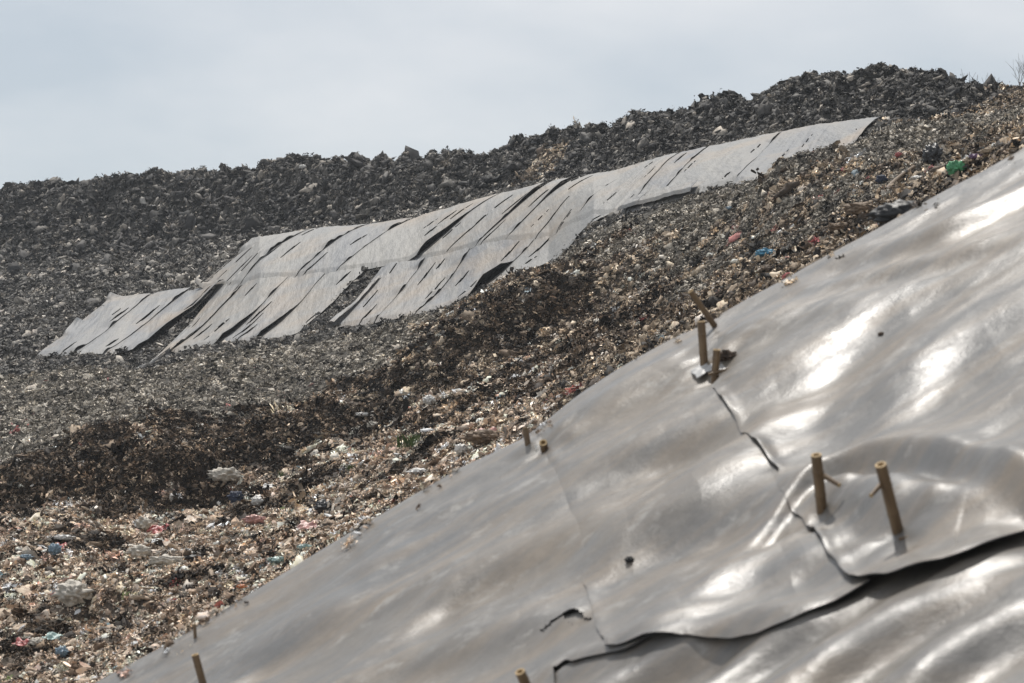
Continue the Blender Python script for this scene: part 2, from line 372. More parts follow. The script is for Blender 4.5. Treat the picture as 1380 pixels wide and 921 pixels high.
# ------------------------------------------------------------------ zones: what the waste is made of where
PAL = {
    'wall':  [((.042, .040, .039), 5), ((.085, .080, .075), 4), ((.15, .138, .123), 2.2), ((.27, .24, .205), 1.1), ((.42, .40, .37), .06), ((.014, .014, .015), 3)],
    'gravel': [((.12, .107, .09), 3.4), ((.20, .18, .15), 4), ((.31, .278, .235), 3.0), ((.045, .041, .036), 2.8), ((.42, .38, .325), .9), ((.28, .12, .11), .05)],
    'brown': [((.018, .014, .011), 4.5), ((.045, .033, .024), 4.5), ((.10, .072, .050), 3.4), ((.19, .14, .098), 1.9), ((.34, .27, .20), 1.2), ((.5, .46, .41), .3), ((.20, .06, .055), .02)],
    'tan':   [((.41, .33, .255), 4.5), ((.51, .42, .345), 3.2), ((.27, .205, .155), 3.2), ((.14, .098, .068), 2.2), ((.030, .024, .020), 2.7), ((.64, .58, .51), 1.1), ((.30, .27, .235), 1.0), ((.36, .13, .11), .05), ((.18, .26, .29), .035), ((.50, .36, .30), .4), ((.17, .2, .10), .02)],
    'coarse': [((.33, .265, .195), 3.0), ((.41, .34, .26), 1.8), ((.19, .148, .108), 3), ((.085, .066, .052), 3), ((.024, .021, .019), 4), ((.54, .48, .42), .7), ((.34, .12, .12), .03), ((.18, .22, .24), .03)],
    'bench': [((.06, .057, .054), 4), ((.12, .112, .102), 4), ((.21, .193, .17), 2.6), ((.025, .024, .024), 2.6), ((.34, .305, .265), .9)],
}
ZN = list(PAL)
def zone_of(t, y, q, jitter=True):
    """zone index for each point, edges broken up by noise"""
    u = 690 + F * t; x = t * y
    n1 = fbm(x * .35, y * .35, 61, 3); n2 = fbm(x * .9, y * .9, 62, 3)
    qq = q + 0.28 * n1 + .12 * n2; uu = u + 130 * n1 + 60 * n2
    z = np.full(t.shape, ZN.index('tan'))
    z = np.where((qq < 2) & (uu > 760), ZN.index('coarse'), z)
    z = np.where((qq < 2.0) & (uu < 700) & (n1 + .6 * n2 > .34), ZN.index('brown'), z)
    z = np.where((qq < 2.0) & (uu > 560) & (uu <= 900) & (qq > .9) & (n2 > -.12), ZN.index('brown'), z)
    z = np.where((qq >= 2) & (qq < 3), np.where(uu < 900, ZN.index('brown'), np.where(n2 > .02, ZN.index('coarse'), ZN.index('gravel'))), z)
    z = np.where((qq >= 2) & (qq < 3) & (uu < 900) & (n1 - .5 * n2 > .32), ZN.index('tan'), z)
    z = np.where((qq >= 2.85) & (qq < 4.4), np.where((uu > 560) & (uu < 830) & (qq < 3.6), np.where(n1 + n2 > .05, ZN.index('coarse'), ZN.index('brown')), ZN.index('gravel')), z)
    z = np.where((qq >= 2) & (qq < 3.2) & (uu > 520) & (uu < 900) & (n1 - n2 > .02), ZN.index('coarse'), z)
    z = np.where((q >= 3.9) & (q < 5.9), np.where(uu > 1210, ZN.index('coarse'), ZN.index('bench')), z)
    z = np.where((q >= 4.9) & (qq < 6.05) & (uu > 1230), ZN.index('coarse'), z)
    z = np.where(q >= 5.85, ZN.index('wall'), z)
    # pale slide on the far wall, and the paler end of the wall at the right
    cx, cy = at(752, 92); z = np.where((q >= 5.7) & (q < 7.4) & (((x - cx - .35 * (y - cy)) / 1.1) ** 2 + ((y - cy) / 3.6) ** 2 + 1.2 * n2 < 1), ZN.index('coarse'), z)
    z = np.where((q >= 5.7) & (uu > 1352) & (q < 7.8), ZN.index('coarse'), z)
    return z
def pal_avg(k):
    p = PAL[k]; w = np.array([a[1] for a in p]); c = np.array([a[0] for a in p]); return (c * w[:, None]).sum(0) / w.sum()

# ------------------------------------------------------------------ ground
gv = np.stack([TT * YY, YY, ZG], -1).reshape(-1, 3)
gme = mesh_np('ground', gv, grid_quads(*TT.shape))
zi = zone_of(TT.ravel(), YY.ravel(), QG.ravel())
avg = np.array([pal_avg(k) for k in ZN]) * .5
soil = np.ones((len(gv), 4), np.float32); soil[:, :3] = avg[zi]
at_ = gme.attributes.new('soil', 'FLOAT_COLOR', 'POINT'); at_.data.foreach_set('color', soil.ravel())
ground = obj('ground', gme, M_GROUND); tag(ground, kind='structure')

# ------------------------------------------------------------------ sheets
def resample(pts, n):
    p = np.asarray(pts, float); s = np.concatenate([[0], np.cumsum(np.hypot(*np.diff(p, axis=0).T))]); q = np.linspace(0, s[-1], n)
    return np.stack([np.interp(q, s, p[:, k]) for k in range(2)], -1)
def coons(bot, top, lef, rig, nu, nv):
    """plan patch from four polylines; bot and top run left to right, lef and rig run bottom to top"""
    b, t_, l, r = resample(bot, nu), resample(top, nu), resample(lef, nv), resample(rig, nv)
    a = np.linspace(0, 1, nu)[None, :, None]; c = np.linspace(0, 1, nv)[:, None, None]
    return (1 - c) * b[None] + c * t_[None] + (1 - a) * l[:, None] + a * r[:, None] - ((1 - a) * (1 - c) * b[0] + a * (1 - c) * b[-1] + (1 - a) * c * t_[0] + a * c * t_[-1])
def sheet_obj(name, V, nr, nc, mat, thick, parent=None, cut=None):
    Q = grid_quads(nr, nc)
    if cut is not None: Q = Q[~cut.ravel()]          # slits torn in the sheet
    me = mesh_np(name, V, Q); me.materials.append(mat); me.materials.append(M_BLACK)
    o = obj(name, me, None, parent)
    md = o.modifiers.new('thickness', 'SOLIDIFY'); md.thickness = thick; md.offset = -1; md.material_offset = 1; md.material_offset_rim = 1; md.use_rim = True
    es = o.modifiers.new('crisp', 'EDGE_SPLIT'); es.split_angle = R(50)
    return o
def seg_dist(x, y, poly):
    """distance to a plan polyline and the fraction along it"""
    best = np.full(x.shape, 1e9); fr = np.zeros(x.shape); p = np.asarray(poly, float)
    ln = np.hypot(*np.diff(p, axis=0).T); cum = np.concatenate([[0], np.cumsum(ln)])
    for k in range(len(p) - 1):
        d = p[k + 1] - p[k]; s = np.clip(((x - p[k, 0]) * d[0] + (y - p[k, 1]) * d[1]) / (d @ d), 0, 1)
        dd = np.hypot(x - p[k, 0] - s * d[0], y - p[k, 1] - s * d[1])
        m = dd < best; best = np.where(m, dd, best); fr = np.where(m, (cum[k] + s * ln[k]) / cum[-1], fr)
    return best, fr
def crestline(u0, u1, over, n=40):
    u = np.linspace(u0, u1, n); y = ycrest(u) + over
    return np.stack([uv2t(u) * y, y], -1)
def PP(pts):
    """photo pixels -> plan points on the folded near slope (edges stay where the photo shows them)"""
    out = []
    for (u, v) in pts:
        p = P(u, v)
        if v < 990 and u < 1500:
            y = np.linspace(max(7.5, p[1] - 2.2), p[1] + 1.6, 700); t = (u - 690) / F; z = fgz(t * y, y) + .06
            vv = VH - F * z / y; k = int(np.argmax(vv <= v))
            if vv[k] <= v and k > 0: p = np.array([t * y[k], y[k]])
        out.append(p)
    return np.array(out)

def smooth_line(p, it=3):
    q = resample(p, 60)
    for _ in range(it * 3): q[1:-1] = .25 * q[:-2] + .5 * q[1:-1] + .25 * q[2:]
    return q
def near_sheet(name, bot, top, lef, rig, nu, nv, off, lifts, label, thick=.008, slits=()):
    g = coons(bot, top, lef, rig, nu, nv); x, y = g[..., 0], g[..., 1]
    z = fgz(x, y) + off
    for poly, prof, w in lifts:
        d, f = seg_dist(x, y, poly); pr = np.asarray(prof, float)
        z = z + np.interp(f, pr[:, 0], pr[:, 1]) * np.exp(-(d / w) ** 2)
    xm = .25 * (x[1:, 1:] + x[:-1, 1:] + x[1:, :-1] + x[:-1, :-1]); ym = .25 * (y[1:, 1:] + y[:-1, 1:] + y[1:, :-1] + y[:-1, :-1]); cut = np.zeros(xm.shape, bool)
    for poly, half in slits:
        d, f = seg_dist(xm, ym, poly); cut |= (d < .014 + half * np.clip(1 - (2 * f - 1) ** 2, 0, 1)) & (f > .01) & (f < .99)
    o = sheet_obj(name, np.stack([x, y, z], -1).reshape(-1, 3), nv, nu, M_NEAR, thick, cut=cut)
    tag(o, label, 'sheet', 'membrane sheets on the near slope'); return o

# bottom sheet (lowest layer)
A_edge = smooth_line(PP([(1145, 779), (1180, 774), (1215, 769), (1260, 757), (1310, 740), (1345, 724), (1380, 706), (1450, 672), (1560, 615), (1700, 545)]))
seamA = PP([(1145, 779), (1128, 762), (1110, 738), (1090, 708), (1075, 690), (1058, 664), (1046, 645), (1050, 630), (1030, 609), (1012, 588), (990, 562), (975, 540), (960, 518), (955, 490), (960, 455)])
near_sheet('membrane_sheet', PP([(560, 1120), (1900, 1120)]), PP([(650, 800), (1000, 760), (1160, 690), (1400, 620), (1750, 480)]), PP([(560, 1120), (650, 800)]), PP([(1900, 1120), (1750, 480)]),
           240, 150, .0, [(A_edge, [(0, -.02), (.1, -.04), (.25, -.035), (.35, -.01), (1, -.01)], .18), (PP([(815, 872), (850, 862), (890, 853), (920, 850)]), [(0, -.01), (.5, -.05), (1, 0)], .12), (PP([(930, 852), (970, 862), (1020, 848)]), [(0, 0), (.5, -.05), (1, 0)], .12)], 'grey membrane sheet with long wavy folds along the bottom right corner')
# left sheet
C_bot = PP([(-120, 1250), (300, 1150), (600, 1060), (748, 930), (745, 891), (770, 882), (812, 869), (850, 858), (900, 835)])
near_sheet('membrane_sheet', C_bot, crestline(-120, 720, .75), np.concatenate([PP([(-120, 1250)]), crestline(-120, -119, .75, 2)[:1]]),
           np.concatenate([PP([(900, 835), (840, 760), (780, 680)]), crestline(720, 721, .75, 2)[:1]]), 260, 200, .014,
           [(PP([(745, 891), (812, 869)]), [(0, .02), (.5, .015), (1, .0)], .2), (PP([(735, 838), (770, 822), (790, 822)]), [(0, 0), (.4, .04), (1, 0)], .1)],
           'long grey membrane sheet sloping down to the lower left corner above the pale litter', slits=[(PP([(728, 842), (745, 829), (765, 822), (795, 826)]), .022)])
# middle sheet
B_bot = smooth_line(PP([(815, 866), (850, 857), (885, 848), (920, 846), (950, 853), (985, 855), (1020, 844), (1060, 829), (1105, 808), (1150, 786), (1172, 772)]), 1)
near_sheet('membrane_sheet', B_bot, crestline(690, 1015, .8), np.concatenate([PP([(815, 866), (790, 785), (750, 700)]), crestline(690, 691, .8, 2)[:1]]),
           np.concatenate([PP([(1172, 772), (1140, 700), (1085, 610), (1030, 500)]), crestline(1015, 1016, .8, 2)[:1]]), 260, 220, .028,
           [(PP([(815, 866), (850, 857), (885, 848), (920, 846)]), [(0, .005), (.5, .02), (.85, .01), (1, 0)], .2), (PP([(920, 846), (950, 853), (985, 855), (1020, 844)]), [(0, 0), (.45, .02), (1, 0)], .2),
            (np.concatenate([PP([(790, 785), (750, 700)]), crestline(690, 691, .8, 2)[:1]]), [(0, -.004), (.25, -.05), (1, -.05)], .10), (PP([(815, 866), (790, 785)]), [(0, .014), (1, .008)], .05)],
           'grey membrane sheet in the middle, its glossy patch left of the two pegged bamboo stakes')
# upper right sheet
near_sheet('membrane_sheet', A_edge, crestline(985, 1700, .95), np.concatenate([seamA, crestline(985, 986, .95, 2)[:1]]),
           np.concatenate([PP([(1700, 545)]), crestline(1700, 1701, .95, 2)[:1]]), 300, 260, .043,
           [(A_edge, [(0, .012), (.1, .03), (.2, .028), (.3, .008), (.5, .01), (1, .02)], .4),
            (seamA, [(0, .02), (.12, .03), (.24, .012), (.34, -.01), (.42, .02), (.5, .03), (.56, -.008), (.62, .015), (.72, .03), (.8, -.012), (1, -.03)], .05)],
           'glossy grey membrane sheet at the upper right pinned by two pegged bamboo stakes')

# ---- far sheets, laid in strips down the slope
ROWSEAM = [(297, 392), (350, 378), (400, 372), (500, 360), (570, 347), (650, 330), (740, 310), (830, 290), (900, 272), (930, 266), (1000, 242), (1100, 230)]
TOPL = [(350, 325), (430, 312), (500, 307), (560, 298), (650, 272), (690, 263), (740, 250), (830, 235), (900, 215), (950, 205), (1000, 195), (1050, 185), (1100, 175), (1185, 165)]
LOWF = [(170, 500), (195, 500), (222, 478), (270, 467), (330, 463), (400, 451), (432, 446), (500, 436), (600, 418), (640, 396), (680, 372), (735, 364)]
LEFTF = [(45, 482), (100, 480), (172, 477)]; LEFTT = [(150, 405), (200, 399), (260, 391), (300, 390)]
def hp(u, v):
    h = hit(u, v, 55, 100, smooth=True); return np.array([h.x, h.y])
def onl(line, u, dv=0): return (u, ip(u, line) + dv)
SHEETPOLY = []
ORD = ['first', 'second', 'third', 'fourth', 'fifth', 'sixth', 'seventh', 'eighth', 'ninth', 'tenth', 'eleventh', 'twelfth', 'thirteenth', 'fourteenth', 'fifteenth', 'sixteenth', 'seventeenth', 'eighteenth', 'nineteenth', 'twentieth', 'twenty-first', 'twenty-second', 'twenty-third', 'twenty-fourth', 'twenty-fifth', 'twenty-sixth']
def far_strip(f0, f1, t0, t1, seed, label, gap=1.0, lift_r=None, over=.16, group='membrane strips on the far slope', base=.10, left_lift=0):
    a, b, c, d = hp(*f0), hp(*f1), hp(*t0), hp(*t1)
    SHEETPOLY.append(np.array([a, b, d, c]))
    nu, nv = 26 + int(14 * np.hypot(*(b - a))), 120
    wv = np.linspace(0, 1, nv)
    def side(p, q, s, amp):
        l = p[None] * (1 - wv[:, None]) + q[None] * wv[:, None]; dd = q - p; n = np.array([dd[1], -dd[0]]) / np.hypot(*dd)
        return l + n[None] * (amp * fbm(wv * 4 + s * 7.3, np.full(nv, s * 1.7), 71, 3))[:, None]
    dirr = (b - a) / np.hypot(*(b - a))
    l = side(a, c, seed, .06); r = side(b + dirr * over, d + dirr * over, seed + .5, .07)
    g = coons(np.stack([l[0], r[0]]), np.stack([l[-1], r[-1]]), l, r, nu, nv)
    x, y = g[..., 0], g[..., 1]
    z = terrain_smooth(x / y, y)[0].reshape(x.shape)
    U = np.linspace(0, 1, nu)[None, :]; W = wv[:, None]; wid0 = np.hypot(*(b - a))
    wr = .022 * fbm(U * 1.6 * wid0 + seed * 3.1, W * 2.0 + seed, 72, 3) + .016 * fbm(U * 3 * wid0 + W * .5, W * 1.6 + seed * 5, 73, 2)
    prof = np.clip(fbm(wv * 5.2 + seed * 11.3, np.full(nv, seed * 2.1), 74, 2) * 1.7 - .08, 0, 1) * .13 * gap * (1 - sstep(.86, .97, wv))
    if lift_r is not None: prof = np.maximum(prof, np.interp(wv, *np.array(lift_r).T))
    lif = prof[:, None] * np.clip(1 - (1 - U) * wid0 / .55, 0, 1) ** 1.6
    pl = np.clip(fbm(wv * 3 + seed * 5, np.full(nv, 3.3), 75, 2) - .15, 0, 1) * left_lift
    lif = lif + pl[:, None] * np.clip((.3 - U) / .3, 0, 1) ** 1.5
    tuck = -.06 * np.clip(1 - U * wid0 / .3, 0, 1) * (left_lift == 0)
    rs = np.random.default_rng(int(seed * 100) + 5)
    wid = np.hypot(*(b - a)); cut = np.zeros((nv - 1, nu - 1), bool); fall = np.hypot(*(c - a))
    for k in range(int(1 + wid * 1.05 * gap)):
        u0, w0, ln, hh, th = rs.uniform(.06, .94), rs.uniform(.06, .92), rs.uniform(.4, 1.3) / fall, rs.uniform(.012, .03), rs.uniform(.008, .026)
        f_ = (W - w0) / ln; env = np.clip(1 - f_ * f_, 0, 1)
        s_ = (U - u0 - .012 * f_) * wid
        wr = wr + hh * env * np.exp(np.minimum(s_, 0) / .16) * (s_ < .02) - .02 * env * np.exp(-np.maximum(s_, 0) / .2) * (s_ > .02)
        sm = .25 * (s_[1:, 1:] + s_[:-1, 1:] + s_[1:, :-1] + s_[:-1, :-1]); em = .5 * (env[1:] + env[:-1])
        cut |= (np.abs(sm - .02) < .008 + th * em) & (em > .08)
    z = z + base + wr + lif + tuck
    # ragged foot sinks into the litter
    z = z - .10 * np.clip((.06 - W) / .06, 0, 1)
    o = sheet_obj('membrane_strip', np.stack([x, y, z], -1).reshape(-1, 3), nv, nu, M_FAR, .01, cut=cut)
    o.modifiers[0].material_offset_rim = 0
    tag(o, label, 'sheet', group); return o
# upper row seams: (foot u, top u)
UP = [(262, 350), (318, 412), (392, 492), (446, 552), (556, 668), (634, 744), (676, 784), (768, 862), (838, 912), (876, 950), (985, 1050), (1100, 1185)]
UFOOT = [(255, 392), (297, 389)] + ROWSEAM[1:]
for i in range(len(UP) - 1):
    f0, f1 = UP[i][0], UP[i + 1][0]; t0, t1 = UP[i][1], UP[i + 1][1]
    lr = None; gp = 1.0
    if i == 3: lr = [(0, .2), (.12, .3), (.4, .16), (.65, .03), (1, .0)]
    if i in (4, 5): lr = [(0, 0), (.4, .05), (.7, .16), (.9, .08), (1, .02)]
    if i >= 7: gp = .6
    if i == 0: lab = 'far grey strip at the left end of the upper row, its dark left edge lifted'
    elif i == len(UP) - 2: lab = 'far wide grey strip at the right end of the upper row, below the ridge'
    else: lab = '%s far grey strip from the left in the upper row' % ORD[i]
    far_strip(onl(UFOOT, f0, 5), onl(UFOOT, f1, 5), onl(TOPL, t0), onl(TOPL, t1), i * 1.37 + .3, lab, gp, lr, base=.16, left_lift=.8 if i == 0 else 0)
LOW = [(176, 292), (226, 330), (290, 388), (340, 440), (396, 498)]
for i in range(len(LOW) - 1):
    far_strip(onl(LOWF, LOW[i][0]), onl(LOWF, LOW[i + 1][0]), onl(ROWSEAM, LOW[i][1], -2), onl(ROWSEAM, LOW[i + 1][1], -2), 40 + i * 1.91,
              '%s far grey strip from the left in the lower row, left of the bare gap' % ORD[i], 1.2, [(0, .2), (.3, .15), (.6, .0), (1, 0)] if i in (1, 2) else None, base=.09)
LOWR = [(444, 520), (498, 574), (552, 634), (640, 730), (735, 830)]
for i in range(len(LOWR) - 1):
    far_strip(onl(LOWF, LOWR[i][0]), onl(LOWF, LOWR[i + 1][0]), onl(ROWSEAM, LOWR[i][1], -2), onl(ROWSEAM, LOWR[i + 1][1], -2), 60 + i * 2.13,
              '%s far grey strip of the lower row, counted rightward from the bare gap' % ORD[i], 1.0, [(0, .4), (.3, .3), (.5, .0), (1, 0)] if i == 2 else None, base=.09)
LFT = [(48, 150), (92, 200), (132, 252), (172, 296)]
for i in range(3):
    far_strip(onl(LEFTF, LFT[i][0]), onl(LEFTF, LFT[i + 1][0]), onl(LEFTT, LFT[i][1]), onl(LEFTT, LFT[i + 1][1]), 80 + i * 1.7,
              ['leftmost far grey strip, its narrow tip ending on the crumbly waste', 'middle far grey strip of the separate block at the far left', 'far grey strip at the left with a long black gap along its right edge'][i],
              1.0, [(0, .15), (.3, .26), (.7, .32), (.95, .3), (1, .15)] if i == 2 else None, base=.12, left_lift=1.0 if i == 0 else 0)
# curled edge beside the bare gap, and the folded flap
def curl(p0, p1, rad, label, sweep=(-.4, 3.6), dz=.05):
    a = hp(*p0); b = hp(*p1); nv, nu = 40, 20
    w = np.linspace(0, 1, nv)[:, None]; ang = np.linspace(sweep[0], sweep[1], nu)[None, :]
    dd = (b - a) / np.hypot(*(b - a)); n = np.array([dd[1], -dd[0]])
    r = rad * (1.0 - .55 * w) * (1 + .15 * np.sin(w * 9))
    offx = -np.sin(ang) * r * 1.25
    px = a[0] + (b - a)[0] * w + n[0] * offx; py = a[1] + (b - a)[1] * w + n[1] * offx
    zz = terrain_smooth((a[0] + (b - a)[0] * w[:, 0]) / (a[1] + (b - a)[1] * w[:, 0]), a[1] + (b - a)[1] * w[:, 0])[0][:, None]
    pz = zz + r * (1 - np.cos(ang)) * .9 + dz + .03 * fbm(w * 8 + ang, ang * 2 + w, 77, 2)
    o = sheet_obj('membrane_curl', np.stack([px, py, pz], -1).reshape(-1, 3), nv, nu, M_FAR, .012)
    o.modifiers[0].material_offset = 0; o.modifiers[0].material_offset_rim = 0
    tag(o, label, 'sheet'); return o
curl((447, 446), (512, 378), .15, 'rolled over sheet edge at the right side of the bare gap')
far_strip((832, 294), (930, 270), (846, 282), (940, 259), 95.3, 'pale folded flap at the foot of the upper row, above the grey crumbs', 0, None, 0, base=.34)

# ------------------------------------------------------------------ litter pieces (sources for the uncountable cover)
def noise3(p, seed):
    return noise2(p[:, 0] * 1.7 + p[:, 2] * 1.1, p[:, 1] * 1.7 - p[:, 2] * .9, seed) + noise2(p[:, 1] * 1.7 + p[:, 0] * .6 + 5, p[:, 2] * 1.9, seed + 3)
import bmesh
def ico(sub):
    bm = bmesh.new(); bmesh.ops.create_icosphere(bm, subdivisions=sub, radius=.5)
    v = np.array([w.co[:] for w in bm.verts]); f = np.array([[w.index for w in g.verts] for g in bm.faces]); bm.free(); return v, f
ICO2, ICO3 = ico(2), ico(4)
def crumple(seed, flat, sub=2, amp=.55, stretch=1.0):
    v, f = (ICO2 if sub == 2 else ICO3); v = v.copy()
    k = 1 + amp * (np.abs(noise3(v * 3.0, seed)) * 1.6 - .4) + .35 * amp * noise3(v * 7, seed + 9)
    if sub > 2: k = k - amp * .22 * np.abs(noise3(v * 8, seed + 21)) + .10 * amp * noise3(v * 15, seed + 33)
    v = v * k[:, None]; v[:, 0] *= stretch; v[:, 2] *= flat
    return v, f
def flake(seed, n=6, asp=.7):
    a = np.linspace(-.5, .5, n); x, y = np.meshgrid(a, a * asp); x = x.ravel(); y = y.ravel()
    z = .22 * noise2(x * 3 + seed, y * 3, seed) + .16 * np.abs(noise2(x * 6, y * 6 + seed, seed + 5)) + .12 * x * x
    rr = 1 + .35 * noise2(np.arctan2(y, x) * 1.4 + seed, x * 0, seed + 8)
    return np.stack([x * rr, y * rr, z], -1), grid_quads(n, n)
def ribbon(seed, n=9):
    s = np.linspace(0, 1, n); th = 2.2 * noise2(s * 2 + seed, s * 0, seed); cx = np.cumsum(np.cos(th)) / n; cy = np.cumsum(np.sin(th)) / n
    cz = .18 * noise2(s * 3, s * 0 + seed, seed + 2); w = .06 * (1 + noise2(s * 4, s * 0, seed + 6))
    v = np.concatenate([np.stack([cx - .5, cy - w, cz], -1), np.stack([cx - .5, cy + w, cz + .05], -1)])
    return v, np.array([[i, i + 1, n + i + 1, n + i] for i in range(n - 1)])
src = bpy.data.collections.new('litter_sources')
def add_src(name, v, f, smooth, shade=None):
    me = mesh_np(name, v, f, smooth); me.materials.append(M_LITTER); o = bpy.data.objects.new(name, me); src.objects.link(o)
    if shade is None: shade = np.ones(len(v))
    a = me.attributes.new('shade', 'FLOAT', 'POINT'); a.data.foreach_set('value', np.asarray(shade, np.float32))
def tuft(seed, n=40, flat=.45, wide=.10, lmax=.36):
    """a tangle of bent shreds, each with its own shade"""
    rng = np.random.default_rng(seed); vs, fs, sh = [], [], []
    for k in range(n):
        c = rng.normal(0, .22, 3) * (1, 1, flat); a = rng.uniform(0, 6.283); e = rng.normal(0, .35)
        d = np.array([math.cos(a) * math.cos(e), math.sin(a) * math.cos(e), math.sin(e) * flat * 1.6]); L = rng.uniform(.10, lmax); w = wide * rng.uniform(.35, 1.5)
        sd = np.cross(d, rng.normal(0, 1, 3)); sd /= np.linalg.norm(sd) + 1e-6; up = np.cross(d, sd); b = rng.normal(0, .12)
        i = len(vs)
        for f in (-.5, 0, .5):
            m = c + d * L * f + up * b * (1 - 4 * f * f) * .6; ww = w * (1 if f == 0 else rng.uniform(.3, .9))
            vs += [m - sd * ww * .5, m + sd * ww * .5]
        fs += [(i, i + 1, i + 3, i + 2), (i + 2, i + 3, i + 5, i + 4)]
        sh += [float(np.clip(np.exp(rng.normal(-.1, .75)), .15, 3.0))] * 6
    return np.array(vs), np.array(fs), sh
k = 0
for s in range(3): add_src('piece_%02d' % k, *crumple(100 + s, [.6, .5, .42][s], 2, .85, [1, 1.3, 1.5][s]), False); k += 1
for s in range(9):
    v_, f_, h_ = tuft(400 + s, [40, 52, 60, 44, 36, 56, 48, 40, 50][s], [.35, .45, .4, .55, .3, .5, .6, .4, .45][s], [.15, .10, .08, .12, .18, .09, .11, .13, .07][s], [.34, .3, .36, .28, .3, .4, .3, .34, .45][s])
    add_src('piece_%02d' % k, v_, f_, False, h_); k += 1
for s in range(5): add_src('piece_%02d' % k, *flake(200 + s, 6, [.7, .5, .9, .6, .4][s]), s % 2 == 1); k += 1
for s in range(3): add_src('piece_%02d' % k, *ribbon(300 + s), True); k += 1
NSOLID, NLUMP, NFLAKE, NRIB = 3, 12, 5, 3

def in_poly(x, y, poly, grow=0.0):
    c = poly.mean(0); p = c + (poly - c) * (1 + grow); ins = np.zeros(x.shape, bool); j = len(p) - 1
    for i in range(len(p)):
        cond = ((p[i, 1] > y) != (p[j, 1] > y)) & (x < (p[j, 0] - p[i, 0]) * (y - p[i, 1]) / (p[j, 1] - p[i, 1] + 1e-12) + p[i, 0])
        ins ^= cond; j = i
    return ins

